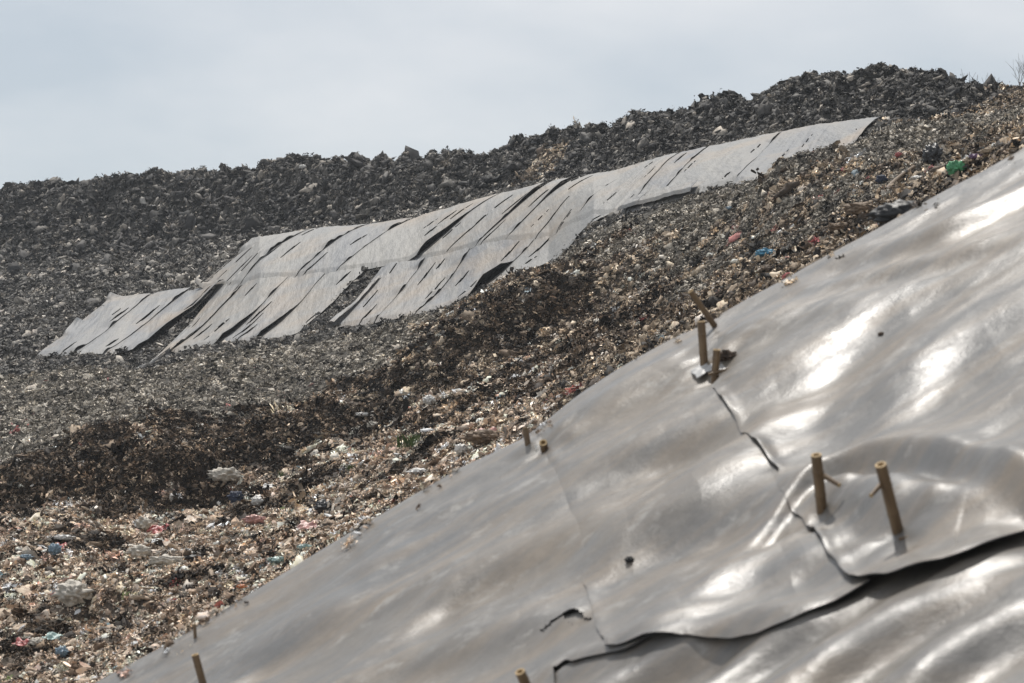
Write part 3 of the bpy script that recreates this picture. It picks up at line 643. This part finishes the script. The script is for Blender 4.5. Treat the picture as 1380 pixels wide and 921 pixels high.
def scatter(name, label, N, ylo, yhi, pick, size_fn, seed, trange=.262, steep=None, crest=False):
    rng = np.random.default_rng(seed)
    t = rng.uniform(-trange, trange, N); y = np.exp(rng.uniform(math.log(ylo), math.log(yhi), N)); x = t * y
    u = 690 + F * t
    if crest:
        u = rng.uniform(60, 1400, N); t = uv2t(u); y = ycrest(u) + .25 - np.abs(rng.normal(0, .28, N)); x = t * y
    # position between the lines, from the grid
    j = np.clip(np.searchsorted(TG, t) - 1, 0, len(TG) - 2); i = np.clip(np.searchsorted(YG, y) - 1, 0, len(YG) - 2)
    q = QG[i, j]
    keep = pick(q, u, rng) if crest else (y > ycrest(u) + 1.15) & pick(q, u, rng)
    inside = np.zeros(N, bool)
    for p in SHEETPOLY: inside |= in_poly(x, y, p)
    keep &= ~inside
    if steep is not None:
        e = .2; gx = (zat(x + e, y) - zat(x - e, y)) / (2 * e); gy = (zat(x, y + e) - zat(x, y - e)) / (2 * e); keep &= np.hypot(gx, gy) > steep
    t, y, x, q, u = t[keep], y[keep], x[keep], q[keep], u[keep]; n = len(t)
    z = fgz(x, y) + .035 if crest else zat(x, y)
    # ground normal
    e = .15; nx = -(zat(x + e, y) - zat(x - e, y)) / (2 * e); ny = -(zat(x, y + e) - zat(x, y - e)) / (2 * e)
    nn = np.sqrt(nx * nx + ny * ny + 1)
    zi = np.where(u > 760, ZN.index('coarse'), ZN.index('tan')) if crest else zone_of(t, y, q)
    size = size_fn(y, zi, rng, n)
    tint = np.ones((n, 4), np.float32); kind = np.zeros(n, np.int32)
    for zk, zname in enumerate(ZN):
        m = np.nonzero(zi == zk)[0]
        if not len(m): continue
        p = PAL[zname]; w = np.array([a[1] for a in p], float); w /= w.sum(); c = np.array([a[0] for a in p])
        ch = rng.choice(len(p), len(m), p=w); tint[m, :3] = np.minimum(c[ch] * rng.uniform(.7, 1.3, (len(m), 1)) * {'wall': 1.12, 'gravel': 1.4, 'brown': 1.3, 'tan': 1.55, 'coarse': 1.4, 'bench': 1.4}[zname], .75)
        fl, rb = {'tan': (.40, .04), 'coarse': (.30, .04), 'brown': (.24, .07), 'gravel': (.28, .02), 'wall': (.06, .0), 'bench': (.14, .01)}[zname]
        so = {'tan': .16, 'coarse': .24, 'brown': .10, 'gravel': .28, 'wall': .40, 'bench': .38}[zname]
        r = rng.random(len(m))
        kind[m] = np.where(r < fl, NLUMP + rng.integers(0, NFLAKE, len(m)), np.where(r < fl + rb, NLUMP + NFLAKE + rng.integers(0, NRIB, len(m)), np.where(r > 1 - so, rng.integers(0, NSOLID, len(m)), rng.integers(NSOLID, NLUMP, len(m)))))
    rib = kind >= NLUMP + NFLAKE
    size = np.where(rib, size * 1.5, np.where((kind >= NSOLID) & (kind < NLUMP), size * np.where(zi == ZN.index('wall'), 1.15, 1.5), size * np.where(zi == ZN.index('gravel'), .7, .85)))
    rz = rng.uniform(0, 2 * math.pi, n); tilt = np.stack([rng.normal(0, .45, n), rng.normal(0, .45, n)], -1)
    # euler: lean with the slope, plus a tumble
    rx = np.arctan2(-ny / nn, 1 / nn) * .8 * np.cos(rz) + np.arctan2(nx / nn, 1 / nn) * .8 * np.sin(rz) + tilt[:, 0]
    ry = -np.arctan2(-ny / nn, 1 / nn) * .8 * np.sin(rz) + np.arctan2(nx / nn, 1 / nn) * .8 * np.cos(rz) + tilt[:, 1]
    rot = np.stack([rx, ry, rz], -1)
    sc = size[:, None] * rng.uniform(.7, 1.35, (n, 3)); 
    me = bpy.data.meshes.new(name); me.vertices.add(n)
    co = np.stack([x, y, z + size * rng.uniform(-.12, .14, n)], -1).astype(np.float32); me.vertices.foreach_set('co', co.ravel())
    a = me.attributes.new('rot', 'FLOAT_VECTOR', 'POINT'); a.data.foreach_set('vector', rot.astype(np.float32).ravel())
    a = me.attributes.new('size', 'FLOAT_VECTOR', 'POINT'); a.data.foreach_set('vector', sc.astype(np.float32).ravel())
    a = me.attributes.new('kind', 'INT', 'POINT'); a.data.foreach_set('value', kind)
    a = me.attributes.new('tint', 'FLOAT_COLOR', 'POINT'); a.data.foreach_set('color', tint.ravel())
    o = obj(name, me, M_LITTER); tag(o, label, None, None, 'stuff')
    g = bpy.data.node_groups.new('scatter_' + name, 'GeometryNodeTree')
    g.interface.new_socket('Geometry', in_out='INPUT', socket_type='NodeSocketGeometry'); g.interface.new_socket('Geometry', in_out='OUTPUT', socket_type='NodeSocketGeometry')
    gi = g.nodes.new('NodeGroupInput'); go = g.nodes.new('NodeGroupOutput'); iop = g.nodes.new('GeometryNodeInstanceOnPoints')
    ci = g.nodes.new('GeometryNodeCollectionInfo'); ci.inputs['Collection'].default_value = src; ci.inputs['Separate Children'].default_value = True; ci.inputs['Reset Children'].default_value = True
    def attr(nm, dt):
        w = g.nodes.new('GeometryNodeInputNamedAttribute'); w.data_type = dt; w.inputs['Name'].default_value = nm; return w.outputs['Attribute']
    g.links.new(gi.outputs[0], iop.inputs['Points']); g.links.new(ci.outputs[0], iop.inputs['Instance']); iop.inputs['Pick Instance'].default_value = True
    g.links.new(attr('kind', 'INT'), iop.inputs['Instance Index']); g.links.new(attr('size', 'FLOAT_VECTOR'), iop.inputs['Scale'])
    er = g.nodes.new('FunctionNodeEulerToRotation'); g.links.new(attr('rot', 'FLOAT_VECTOR'), er.inputs[0]); g.links.new(er.outputs[0], iop.inputs['Rotation'])
    g.links.new(iop.outputs[0], go.inputs[0])
    md = o.modifiers.new('scatter', 'NODES'); md.node_group = g
    return o
SZ = {z: i for i, z in enumerate(ZN)}
def size_main(y, zi, rng, n):
    base = .0021 * y * np.exp(rng.normal(0, .42, n))
    k = np.array([{'wall': 1.0, 'gravel': .8, 'brown': 1.15, 'tan': 1.05, 'coarse': 1.0, 'bench': .85}[z] for z in ZN])[zi]
    return np.clip(base * k, .03, .9)
def pick_main(q, u, rng):
    p = np.where(q > 9.2, 0.0, np.where(q > 8.3, .5, 1.0)); return rng.random(len(q)) < p
scatter('landfill_litter', 'crumbled mixed waste covering the landfill slopes', 360000, 19.5, 132, pick_main, size_main, 3)
def pick_wall(q, u, rng): return (q > 5.8) & (q < 8.6)
def size_wall(y, zi, rng, n): return np.clip((.0016 * y * np.exp(rng.normal(0, .4, n))), .06, .5)
scatter('ridge_clumps', 'dark clumped waste on the steep wall below the ridge', 170000, 62, 132, pick_wall, size_wall, 4)
def pick_big(q, u, rng): return (q > .0) & (q < 1.7) & (rng.random(len(q)) < np.where(u > 850, 1.0, .45))
def size_big(y, zi, rng, n):
    k = np.array([{'wall': 1, 'gravel': .6, 'brown': .7, 'tan': .8, 'coarse': .85, 'bench': .8}[z] for z in ZN])[zi]
    return np.clip(.0050 * y * k * np.exp(rng.normal(0, .4, n)), .06, .32)
scatter('loose_bags_and_scraps', 'larger pale scraps and crushed bags strewn over the near waste', 22000, 20, 62, pick_big, size_big, 5)

def pick_steep(q, u, rng): return (q > 1.4) & (q < 3.7)
def size_steep(y, zi, rng, n): return np.clip(.0019 * y * np.exp(rng.normal(0, .4, n)), .05, .3)
scatter('mound_litter', 'dark shredded waste on the steep fronts of the mounds', 150000, 40, 68, pick_steep, size_steep, 6, steep=.55)

def pick_crest(q, u, rng):
    n = noise2(u / 45.0, u * 0 + .3, 35); return rng.random(len(u)) < np.clip(n * 2.2 - .15 + .5 * (u < 330), 0, 1)
def size_crest(y, zi, rng, n): return np.clip(.028 * np.exp(rng.normal(0, .55, n)), .012, .10)
scatter('crest_crumbs', 'crumbs of waste spilt over the crest onto the near sheets', 1500, 16, 18, pick_crest, size_crest, 9, crest=True)

# ------------------------------------------------------------------ bamboo stakes
def fg_point(u, v):
    """point on the built near slope seen at photo pixel (u, v)"""
    y = np.linspace(8.5, 19, 1200); t = (u - 690) / F
    z = fgz(t * y, y) + .025; vv = VH - F * z / y; k = np.argmax(vv <= v)
    if vv.min() > v: k = int(np.argmin(vv))
    return Vector((t * y[k], y[k], z[k]))
def pole_mesh(name, length, r0, r1, nodes=(), bend=0.0, seg=14, rings=16):
    vs, fs = [], []
    zs = [0.0]
    for i in range(1, rings + 1): zs.append(length * i / rings)
    for zz in sorted(set(zs + [length * n + d for n in nodes for d in (-.008, 0, .008)])):
        f = zz / length; r = r0 + (r1 - r0) * f
        for n in nodes:
            if abs(zz - length * n) < .0085: r *= 1.10 if abs(zz - length * n) < 1e-6 else 1.0
        for k in range(seg):
            a = 2 * math.pi * k / seg
            vs.append((r * math.cos(a) + bend * math.sin(f * math.pi), r * math.sin(a), zz))
    nr = len(vs) // seg
    for i in range(nr - 1):
        for k in range(seg):
            fs.append((i * seg + k, i * seg + (k + 1) % seg, (i + 1) * seg + (k + 1) % seg, (i + 1) * seg + k))
    me = bpy.data.meshes.new(name); me.from_pydata(vs, [], fs); me.polygons.foreach_set('use_smooth', [True] * len(fs)); me.update(); return me
def ring_mesh(name, z, r_out, r_in, depth, seg=14):
    vs, fs = [], []
    for (r, zz) in ((r_out, z), (r_out * .985, z + .004), (r_in, z + .004), (r_in, z - depth), (0.001, z - depth)):
        for k in range(seg):
            a = 2 * math.pi * k / seg; vs.append((r * math.cos(a), r * math.sin(a), zz))
    for i in range(4):
        for k in range(seg): fs.append((i * seg + k, i * seg + (k + 1) % seg, (i + 1) * seg + (k + 1) % seg, (i + 1) * seg + k))
    me = bpy.data.meshes.new(name); me.from_pydata(vs, [], fs); me.update(); return me
def stake(base, top, width, label, pegs=(), lean=0.0, nodes=(.3, .72), bury=.35):
    b = fg_point(*base); sc = b.y / F
    T = Vector(((top[0] - 690) / F * (b.y + lean), b.y + lean, (VH - top[1]) / F * (b.y + lean)))
    ax = T - b; L = ax.length; r = width * sc / 2 * .92
    e = bpy.data.objects.new('bamboo_stake', None); COL.objects.link(e); e.location = b; e.empty_display_size = .1
    e.rotation_mode = 'QUATERNION'; e.rotation_quaternion = ax.to_track_quat('Z', 'Y')
    tag(e, label, 'stake', 'bamboo stakes pinning the near sheets')
    p = obj('pole', pole_mesh('pole', L + bury, r * 1.04, r, [(n * L + bury) / (L + bury) for n in nodes]), M_BAMBOO, e); p.location = (0, 0, -bury)
    c = obj('cut_end', ring_mesh('cut_end', L, r * 1.01, r * .62, .03), M_CUT, e)
    inv = e.rotation_quaternion.inverted()
    for (q0, q1, w, dy) in pegs:
        y0 = b.y + lean * .6 - r * .4
        p0 = Vector(((q0[0] - 690) / F * y0, y0, (VH - q0[1]) / F * y0)); y1 = y0 + dy
        p1 = Vector(((q1[0] - 690) / F * y1, y1, (VH - q1[1]) / F * y1))
        a2 = p1 - p0
        g = obj('peg', pole_mesh('peg', a2.length, w * sc / 2 * 1.1, w * sc / 2 * .85, (), 0, 10, 4), M_BAMBOO, e)
        g.location = inv @ (p0 - b); g.rotation_mode = 'QUATERNION'; g.rotation_quaternion = inv @ a2.to_track_quat('Z', 'Y')
        cap = obj('cut_end', ring_mesh('cut_end', a2.length, w * sc / 2 * .86, w * sc / 2 * .4, .01, 10), M_CUT, g)
    return e
stake((1108, 692), (1100, 614), 16, 'bamboo stake with a small peg sticking out to its right', [((1108, 640), (1131, 654), 7, -.08)], -.12)
stake((1211, 721), (1187, 627), 17, 'tallest bamboo stake, its small peg pointing down to the left', [((1192, 648), (1174, 668), 7, -.08), ((1212, 727), (1229, 723), 4, -.03)], -.18)
stake((949, 492), (945, 434), 12, 'upright bamboo stake beside the torn white hole, behind a shorter one', [], -.05)
stake((963, 514), (966, 472), 11, 'short bamboo stake with a crosswise peg in front of the torn hole', [((955, 505), (984, 497), 4, -.04)], -.05)
stake((964, 441), (931, 393), 9, 'thin bamboo stake leaning far left against the litter', [], -.1)
stake((711, 597), (708, 577), 9, 'short bamboo stake poking up at the crest beside a low stub', [], 0, ())
stake((734, 606), (732, 597), 12, 'low bamboo stub just below the crest', [], -.06, ())
stake((277, 935), (263, 883), 11, 'dark bamboo stake at the lower left edge of the picture bottom', [], -.05)
stake((263, 858), (262, 842), 5, 'tiny stick standing on the crest at the lower left', [], 0, ())
stake((716, 940), (701, 906), 15, 'bamboo stake cut off by the bottom edge of the picture', [], -.08)

# torn scraps at the hole by the stakes
M_SCRAP = mat_plain('torn_film_painted_glint', (.42, .41, .40), .4, .5, 20, .25)  # torn sheet bits, their pale colour painting in the bright reflections
M_SOIL = mat_plain('clod', (.07, .05, .038), .9, .2, 14, .5)
def clump(name, loc, size, mat, seed, label, cat, flat=.6, rotz=0.0, stretch=1.0, amp=.6, sub=3, sink=.15, group=None, tilt=0.0):
    v, f = crumple(seed, flat, sub, amp, stretch); zmin = v[:, 2].min(); v[:, 2] -= zmin
    me = mesh_np(name, v * size, f, True); o = obj(name, me, mat); o.location = loc - Vector((0, 0, size * sink)); o.rotation_euler = (tilt, 0, rotz)
    tag(o, label, cat, group); return o
def scrap(name, loc, sx, sy, mat, seed, label, cat, rot=(0, 0, 0), amp=1.0, group=None):
    n = 14; a = np.linspace(-.5, .5, n); x, y = np.meshgrid(a, a); x = x.ravel(); y = y.ravel()
    z = amp * (.25 * noise2(x * 3 + seed, y * 3, seed) + .12 * np.abs(noise2(x * 7, y * 7 + seed, seed + 5)))
    rr = 1 + .4 * noise2(np.arctan2(y, x) * 1.6 + seed, x * 0, seed + 8)
    z = z - z.min()
    me = mesh_np(name, np.stack([x * rr * sx, y * rr * sy, z * min(sx, sy)], -1), grid_quads(n, n)); o = obj(name, me, mat); o.location = loc; o.rotation_euler = rot
    md = o.modifiers.new('thickness', 'SOLIDIFY'); md.thickness = .004
    tag(o, label, cat, group); return o
b = fg_point(948, 503); scrap('torn_film', b + Vector((0, 0, .02)), .15, .24, M_SCRAP, 5, 'torn film around the feet of the two close stakes, whitened to stand for its reflections', 'film', (R(14), R(-28), 0), .3)
b = fg_point(976, 500); scrap('torn_film', b + Vector((0, 0, .02)), .07, .13, M_SCRAP, 9, 'small scrap of film right of the short pegged stake, paled to stand for its reflections', 'film', (R(14), R(-28), .4), .3)
b = fg_point(980, 487); clump('clod_or_hole', b, .10, M_SOIL, 12, 'small dark clod behind the short pegged stake', 'clod', .7, 0, 1.5)
b = fg_point(1188, 455); clump('clod_or_hole', b, .04, M_SOIL, 14, 'tiny brown crumb on the glossy upper right sheet', 'clod', .8)
b = fg_point(848, 759); clump('clod_or_hole', b, .045, M_BLACK, 15, 'tiny black lump standing in for a small hole in the middle sheet', 'clod', .7)  # black lump added in place of a small dark hole

# ------------------------------------------------------------------ single pieces of waste that stand out
def pm(name, col, rough=.45): return mat_plain(name, col, rough, .45, 5, .4)
C_ = {'green': pm('green_film', (.08, .30, .14)), 'blue': pm('blue_film', (.06, .23, .36)), 'steel': pm('steelblue_film', (.16, .23, .29)), 'red': pm('red_film', (.34, .075, .07)), 'pink': pm('pink_film', (.42, .22, .19)), 'white': pm('white_film', (.62, .60, .57)),
      'pale': pm('pale_sack', (.46, .42, .36), .6), 'tan': pm('tan_sack', (.36, .28, .2), .7), 'black': pm('black_bag', (.02, .02, .022), .4), 'teal': pm('teal_film', (.26, .37, .35)), 'purple': pm('purple_film', (.18, .11, .2)),
      'brown': pm('brown_sack', (.17, .12, .08), .75), 'orange': pm('orange_film', (.5, .16, .05)), 'navy': pm('navy_cloth', (.03, .04, .07), .7)}
ITEMS = [  # u, v, width px, flat, stretch, colour, kind, label
    (1288, 236, 23, .75, 1.1, 'green', 'bag', 'bright green plastic bag near the crest at the upper right'),
    (1256, 222, 26, 1.0, 1.0, 'black', 'bag', 'black rubbish bag left of the bright green bag'),
    (1314, 217, 13, .6, 1.3, 'purple', 'bag', 'small purple bag just right of the green bag'),
    (1335, 207, 24, .5, 1.8, 'tan', 'sack', 'long tan sack near the right edge above the crest'),
    (1303, 226, 12, .9, 1.0, 'tan', 'sack', 'small tan lump between the green and the purple bags'),
    (1188, 248, 14, .9, 1.0, 'navy', 'bag', 'small dark navy bag in the coarse waste below the red scrap'),
    (1158, 289, 34, .55, 1.5, 'brown', 'sack', 'large brown sack lying in the coarse waste above the crest'),
    (1133, 313, 30, .5, 1.6, 'brown', 'sack', 'dark brown sack just below the large brown sack'),
    (1195, 267, 13, .8, 1.1, 'pale', 'sack', 'pale round lump right of the large brown sack'),
    (1237, 243, 16, .5, 1.7, 'white', 'bag', 'white sliver of film left below the green bag'),
    (1033, 346, 24, .6, 1.7, 'blue', 'bottle', 'bright blue crushed bottle in the waste right of centre'),
    (1053, 348, 18, .5, 1.5, 'pale', 'bag', 'pale scrap touching the blue crushed bottle'),
    (1211, 213, 9, .8, 1.0, 'red', 'scrap', 'red scrap on the dark heap below the ridge at right'),
    (1138, 234, 8, .8, 1.0, 'red', 'scrap', 'small red scrap right of the far sheet end'),
    (992, 311, 10, .6, 1.3, 'red', 'scrap', 'red scrap in the grey crumbs right of centre'),
    (983, 284, 9, .6, 1.2, 'steel', 'scrap', 'tiny blue grey scrap above the red one right of centre'),
    (1018, 440, 20, .6, 1.3, 'black', 'bag', 'dark bag by the crest right of the leaning stake'),
    (652, 599, 42, .55, 1.4, 'brown', 'sack', 'brown sack with a reddish top beside the crest at centre'),
    (655, 590, 26, .35, 1.8, 'pink', 'scrap', 'reddish film lying on the brown sack at centre'),
    (622, 613, 16, .8, 1.1, 'white', 'bag', 'round white bag left of the brown sack at centre'),
    (578, 546, 15, .8, 1.1, 'white', 'bag', 'white bag alone on the dark brown waste at centre'),
    (488, 563, 14, .5, 1.3, 'white', 'scrap', 'white crumpled wrapper on the dark waste left of centre'),
    (502, 578, 12, .7, 1.1, 'pale', 'bag', 'pale bag just below the white wrapper left of centre'),
    (564, 640, 24, .5, 1.6, 'white', 'bag', 'whitish flattened bag left of the crest below the centre sacks'),
    (303, 653, 36, .6, 1.4, 'pale', 'sack', 'large pale sack right above the dark brown mound'),
    (346, 683, 14, .9, 1.0, 'white', 'bag', 'white knotted bag right below the large pale sack'),
    (362, 662, 14, .4, 1.5, 'white', 'scrap', 'pointed white scrap right of the large pale sack'),
    (343, 707, 22, .6, 1.3, 'pink', 'scrap', 'reddish pink film in the pale litter right of the mound'),
    (415, 716, 20, .4, 1.6, 'pink', 'scrap', 'faded pink film near the crest in the pale litter'),
    (212, 719, 22, .4, 1.8, 'red', 'scrap', 'red film strip below the dark mound'),
    (194, 715, 18, .9, 1.1, 'pale', 'bag', 'pale bag touching the red film strip'),
    (188, 752, 26, .7, 1.3, 'pale', 'sack', 'pale beige bag in the middle of the light litter'),
    (224, 762, 36, .5, 1.7, 'pale', 'sack', 'long pale beige bag right of the other beige bag'),
    (34, 757, 16, .5, 1.3, 'steel', 'scrap', 'pale blue film near the left edge'),
    (74, 750, 17, .8, 1.0, 'steel', 'bag', 'dark blue crumpled bag right of the pale blue film'),
    (80, 742, 15, .4, 1.6, 'red', 'scrap', 'red scrap lying above the dark blue bag at left'),
    (86, 731, 24, .4, 1.6, 'white', 'bag', 'white film above the red scrap at left'),
    (411, 741, 18, .5, 1.5, 'teal', 'scrap', 'pale teal film near the crest at lower left'),
    (374, 760, 22, .5, 1.5, 'teal', 'scrap', 'teal film left of the pale teal one'),
    (98, 817, 38, .75, 1.2, 'pale', 'sack', 'large beige sack in the lower left litter'),
    (78, 806, 18, .5, 1.6, 'pink', 'scrap', 'pinkish film above the large beige sack at lower left'),
    (83, 886, 16, .9, 1.0, 'steel', 'bag', 'blue grey crumpled bag at the bottom left corner'),
    (50, 872, 18, .6, 1.2, 'pale', 'scrap', 'cream film left above the blue grey bag at bottom left'),
    (28, 873, 16, .4, 1.6, 'red', 'scrap', 'dark red scrap in the bottom left corner'),
    (70, 866, 18, .35, 1.7, 'teal', 'scrap', 'grey green film above the blue grey bag at bottom left'),
    (326, 795, 12, .5, 1.4, 'orange', 'scrap', 'small orange scrap by the crest at lower left'),
    (260, 757, 24, .4, 1.8, 'black', 'bag', 'flat black bag right of the long beige bag'),
    (318, 679, 20, .8, 1.1, 'navy', 'cloth', 'dark navy cloth below the large pale sack'),
    (436, 692, 22, .8, 1.1, 'black', 'bag', 'black bag in the light litter left of the crest'),
    (408, 228, 8, .7, 1.2, 'white', 'bag', 'white bag on top of the far ridge at left'),
]
for i, (u, v, w, flat, stz, c, kind, lab) in enumerate(ITEMS):
    p = hit(u, v + w * flat * .25, 23.5, 118); size = w * p.y / F / max(1, stz * .85)
    nm = {'bag': 'plastic_bag', 'sack': 'waste_sack', 'scrap': 'plastic_scrap', 'bottle': 'crushed_bottle', 'cloth': 'cloth_bundle'}[kind]
    if kind == 'scrap' and flat <= .4:
        scrap(nm, p + Vector((0, 0, .06)), size * stz, size * 1.6, C_[c], 500 + i, lab, kind, (R(25), R(random.uniform(-12, 12)), random.uniform(-.4, .4)))
    else:
        clump(nm, p, size, C_[c], 500 + i, lab, kind, flat, random.uniform(-.4, .4), stz, .48, 3, -.12)
hb = at(1212, 19.6); hz = (VH - 316) / F * 19.6
clump('dark_gap_filler', Vector((hb[0], hb[1], hz + .03)), .36, M_BLACK, 77, 'black bundle bulging up behind the crest at the upper right', 'filler', .62, R(-22), 1.35, .35, 3, 0)  # black shape added to paint in the dark gap under the sheet
# a stick on the light litter
def stick(p0, p1, w, label, name='stick'):
    a = hit(*p0, 23.5, 110); b2 = hit(*p1, 23.5, 110); a.z += .08; b2.z += .10; ax = b2 - a
    o = obj(name, pole_mesh(name, ax.length, w, w * .7, (), .05, 8, 8), M_BAMBOO); o.location = a; o.rotation_mode = 'QUATERNION'; o.rotation_quaternion = ax.to_track_quat('Z', 'Y'); tag(o, label, 'stick'); return o
stick((455, 667), (525, 655), .035, 'long thin stick lying in the pale litter near the crest')
stick((1195, 262), (1232, 232), .05, 'dark stick slanting through the coarse waste at the upper right')

# ------------------------------------------------------------------ plants
M_LEAF = mat_plain('weed_leaf', (.08, .12, .035), .6, .3, 20, .4)
M_TWIG = mat_plain('twig_bark', (.16, .14, .125), .8, .2, 30, .3)
def weed(u, v, w, n, seed, label):
    rng = random.Random(seed); p = hit(u, v, 23.5, 110); s = w * p.y / F; vs, fs = [], []
    for k in range(n):
        a = rng.uniform(0, 6.28); r = rng.uniform(0, .5) * s; ox, oy = r * math.cos(a), r * math.sin(a)
        h = rng.uniform(.3, .7) * s * .8; b = rng.uniform(-.5, .5) * s; c = rng.uniform(-.5, .5) * s; wd = .022 * s; th = rng.uniform(0, 3.14); dx, dy = wd * math.cos(th), wd * math.sin(th)
        i0 = len(vs); vs += [(ox - dx, oy - dy, -.03), (ox + dx, oy + dy, -.03), (ox + b * .4 + dx * 1.5, oy + c * .4 + dy * 1.5, h * .7), (ox + b * .4 - dx * 1.5, oy + c * .4 - dy * 1.5, h * .7), (ox + b, oy + c, h)]
        fs += [(i0, i0 + 1, i0 + 2, i0 + 3), (i0 + 3, i0 + 2, i0 + 4)]
    me = bpy.data.meshes.new('weed'); me.from_pydata(vs, [], fs); me.update(); o = obj('weed', me, M_LEAF); o.location = p + Vector((0, 0, .06)); tag(o, label, 'weed', 'weeds in the waste'); return o
weed(552, 606, 34, 60, 1, 'low green weed in the dark waste left of the round white bag')
weed(474, 637, 14, 40, 2, 'small yellowish green weed left of the crest, below the dark waste')
weed(380, 647, 14, 26, 3, 'tiny green weed right of the large pale sack')
def shrub(u, vbase, vtop, d, seed, label, spread=.55, depth=4):
    rng = random.Random(seed); x = (u - 690) / F * d; zb = float(zat(np.array([x]), np.array([d]))[0]); zt = (VH - vtop) / F * d; H = zt - zb
    e = bpy.data.objects.new('bare_shrub', None); COL.objects.link(e); e.location = (x, d, zb); tag(e, label, 'shrub', 'bare shrubs on the ridge')
    def seg_list(p, dirv, L, r, dep, out):
        q = p + dirv * L; out.append((p, q, r, r * .65))
        if dep == 0: return
        for k in range(rng.choice((2, 3))):
            nd = (dirv + Vector((rng.uniform(-1, 1), rng.uniform(-1, 1), rng.uniform(-.2, .5))) * spread).normalized()
            seg_list(p + dirv * L * rng.uniform(.6, 1), nd, L * rng.uniform(.6, .85), r * .6, dep - 1, out)
    stems = []
    for k in range(3): seg_list(Vector((rng.uniform(-.1, .1), rng.uniform(-.1, .1), -.2)), Vector((rng.uniform(-.35, .35), rng.uniform(-.3, .3), 1)).normalized(), H * .42, .028, depth, stems)
    top = max(s[1].z for s in stems); f = H / top
    def build(nm, segs):
        vs, fs = [], []
        for p, q, r0, r1 in segs:
            p = p * f; q = q * f; ax = (q - p).normalized(); s1 = ax.orthogonal().normalized(); s2 = ax.cross(s1); i0 = len(vs)
            for c, r in ((p, r0), (q, r1)):
                for k in range(5): a = k * 2 * math.pi / 5; vs.append(tuple(c + s1 * r * math.cos(a) + s2 * r * math.sin(a)))
            for k in range(5): fs.append((i0 + k, i0 + (k + 1) % 5, i0 + 5 + (k + 1) % 5, i0 + 5 + k))
        me = bpy.data.meshes.new(nm); me.from_pydata(vs, [], fs); me.update(); return obj(nm, me, M_TWIG, e)
    build('trunk', [s for s in stems if s[2] > .02]); build('twigs', [s for s in stems if s[2] <= .02])
shrub(1374, 108, 72, 78, 5, 'tall bare shrub against the sky at the right edge of the ridge', .5, 4)
shrub(1325, 102, 92, 77.5, 8, 'low bare bush on the ridge left of the tall bare shrub', .8, 3)

# ------------------------------------------------------------------ haze
hv = np.array([(x, y, z) for z in (-30, 20.5) for (x, y) in ((-600, -12), (600, -12), (600, 940), (-600, 940))], float)
hq = np.array([(0, 3, 2, 1), (4, 5, 6, 7), (0, 1, 5, 4), (1, 2, 6, 5), (2, 3, 7, 6), (3, 0, 4, 7)])
hm = bpy.data.materials.new('haze'); hm.use_nodes = True; hn = hm.node_tree; hn.nodes.clear()
ho = hn.nodes.new('ShaderNodeOutputMaterial'); pv = hn.nodes.new('ShaderNodeVolumePrincipled')
pv.inputs['Color'].default_value = (.86, .91, .97, 1); pv.inputs['Density'].default_value = .0004; pv.inputs['Anisotropy'].default_value = .3
hn.links.new(pv.outputs[0], ho.inputs['Volume'])
haze = obj('haze', mesh_np('haze', hv, hq, False), hm); tag(haze, 'thin pale haze over the landfill', None, None, 'stuff')
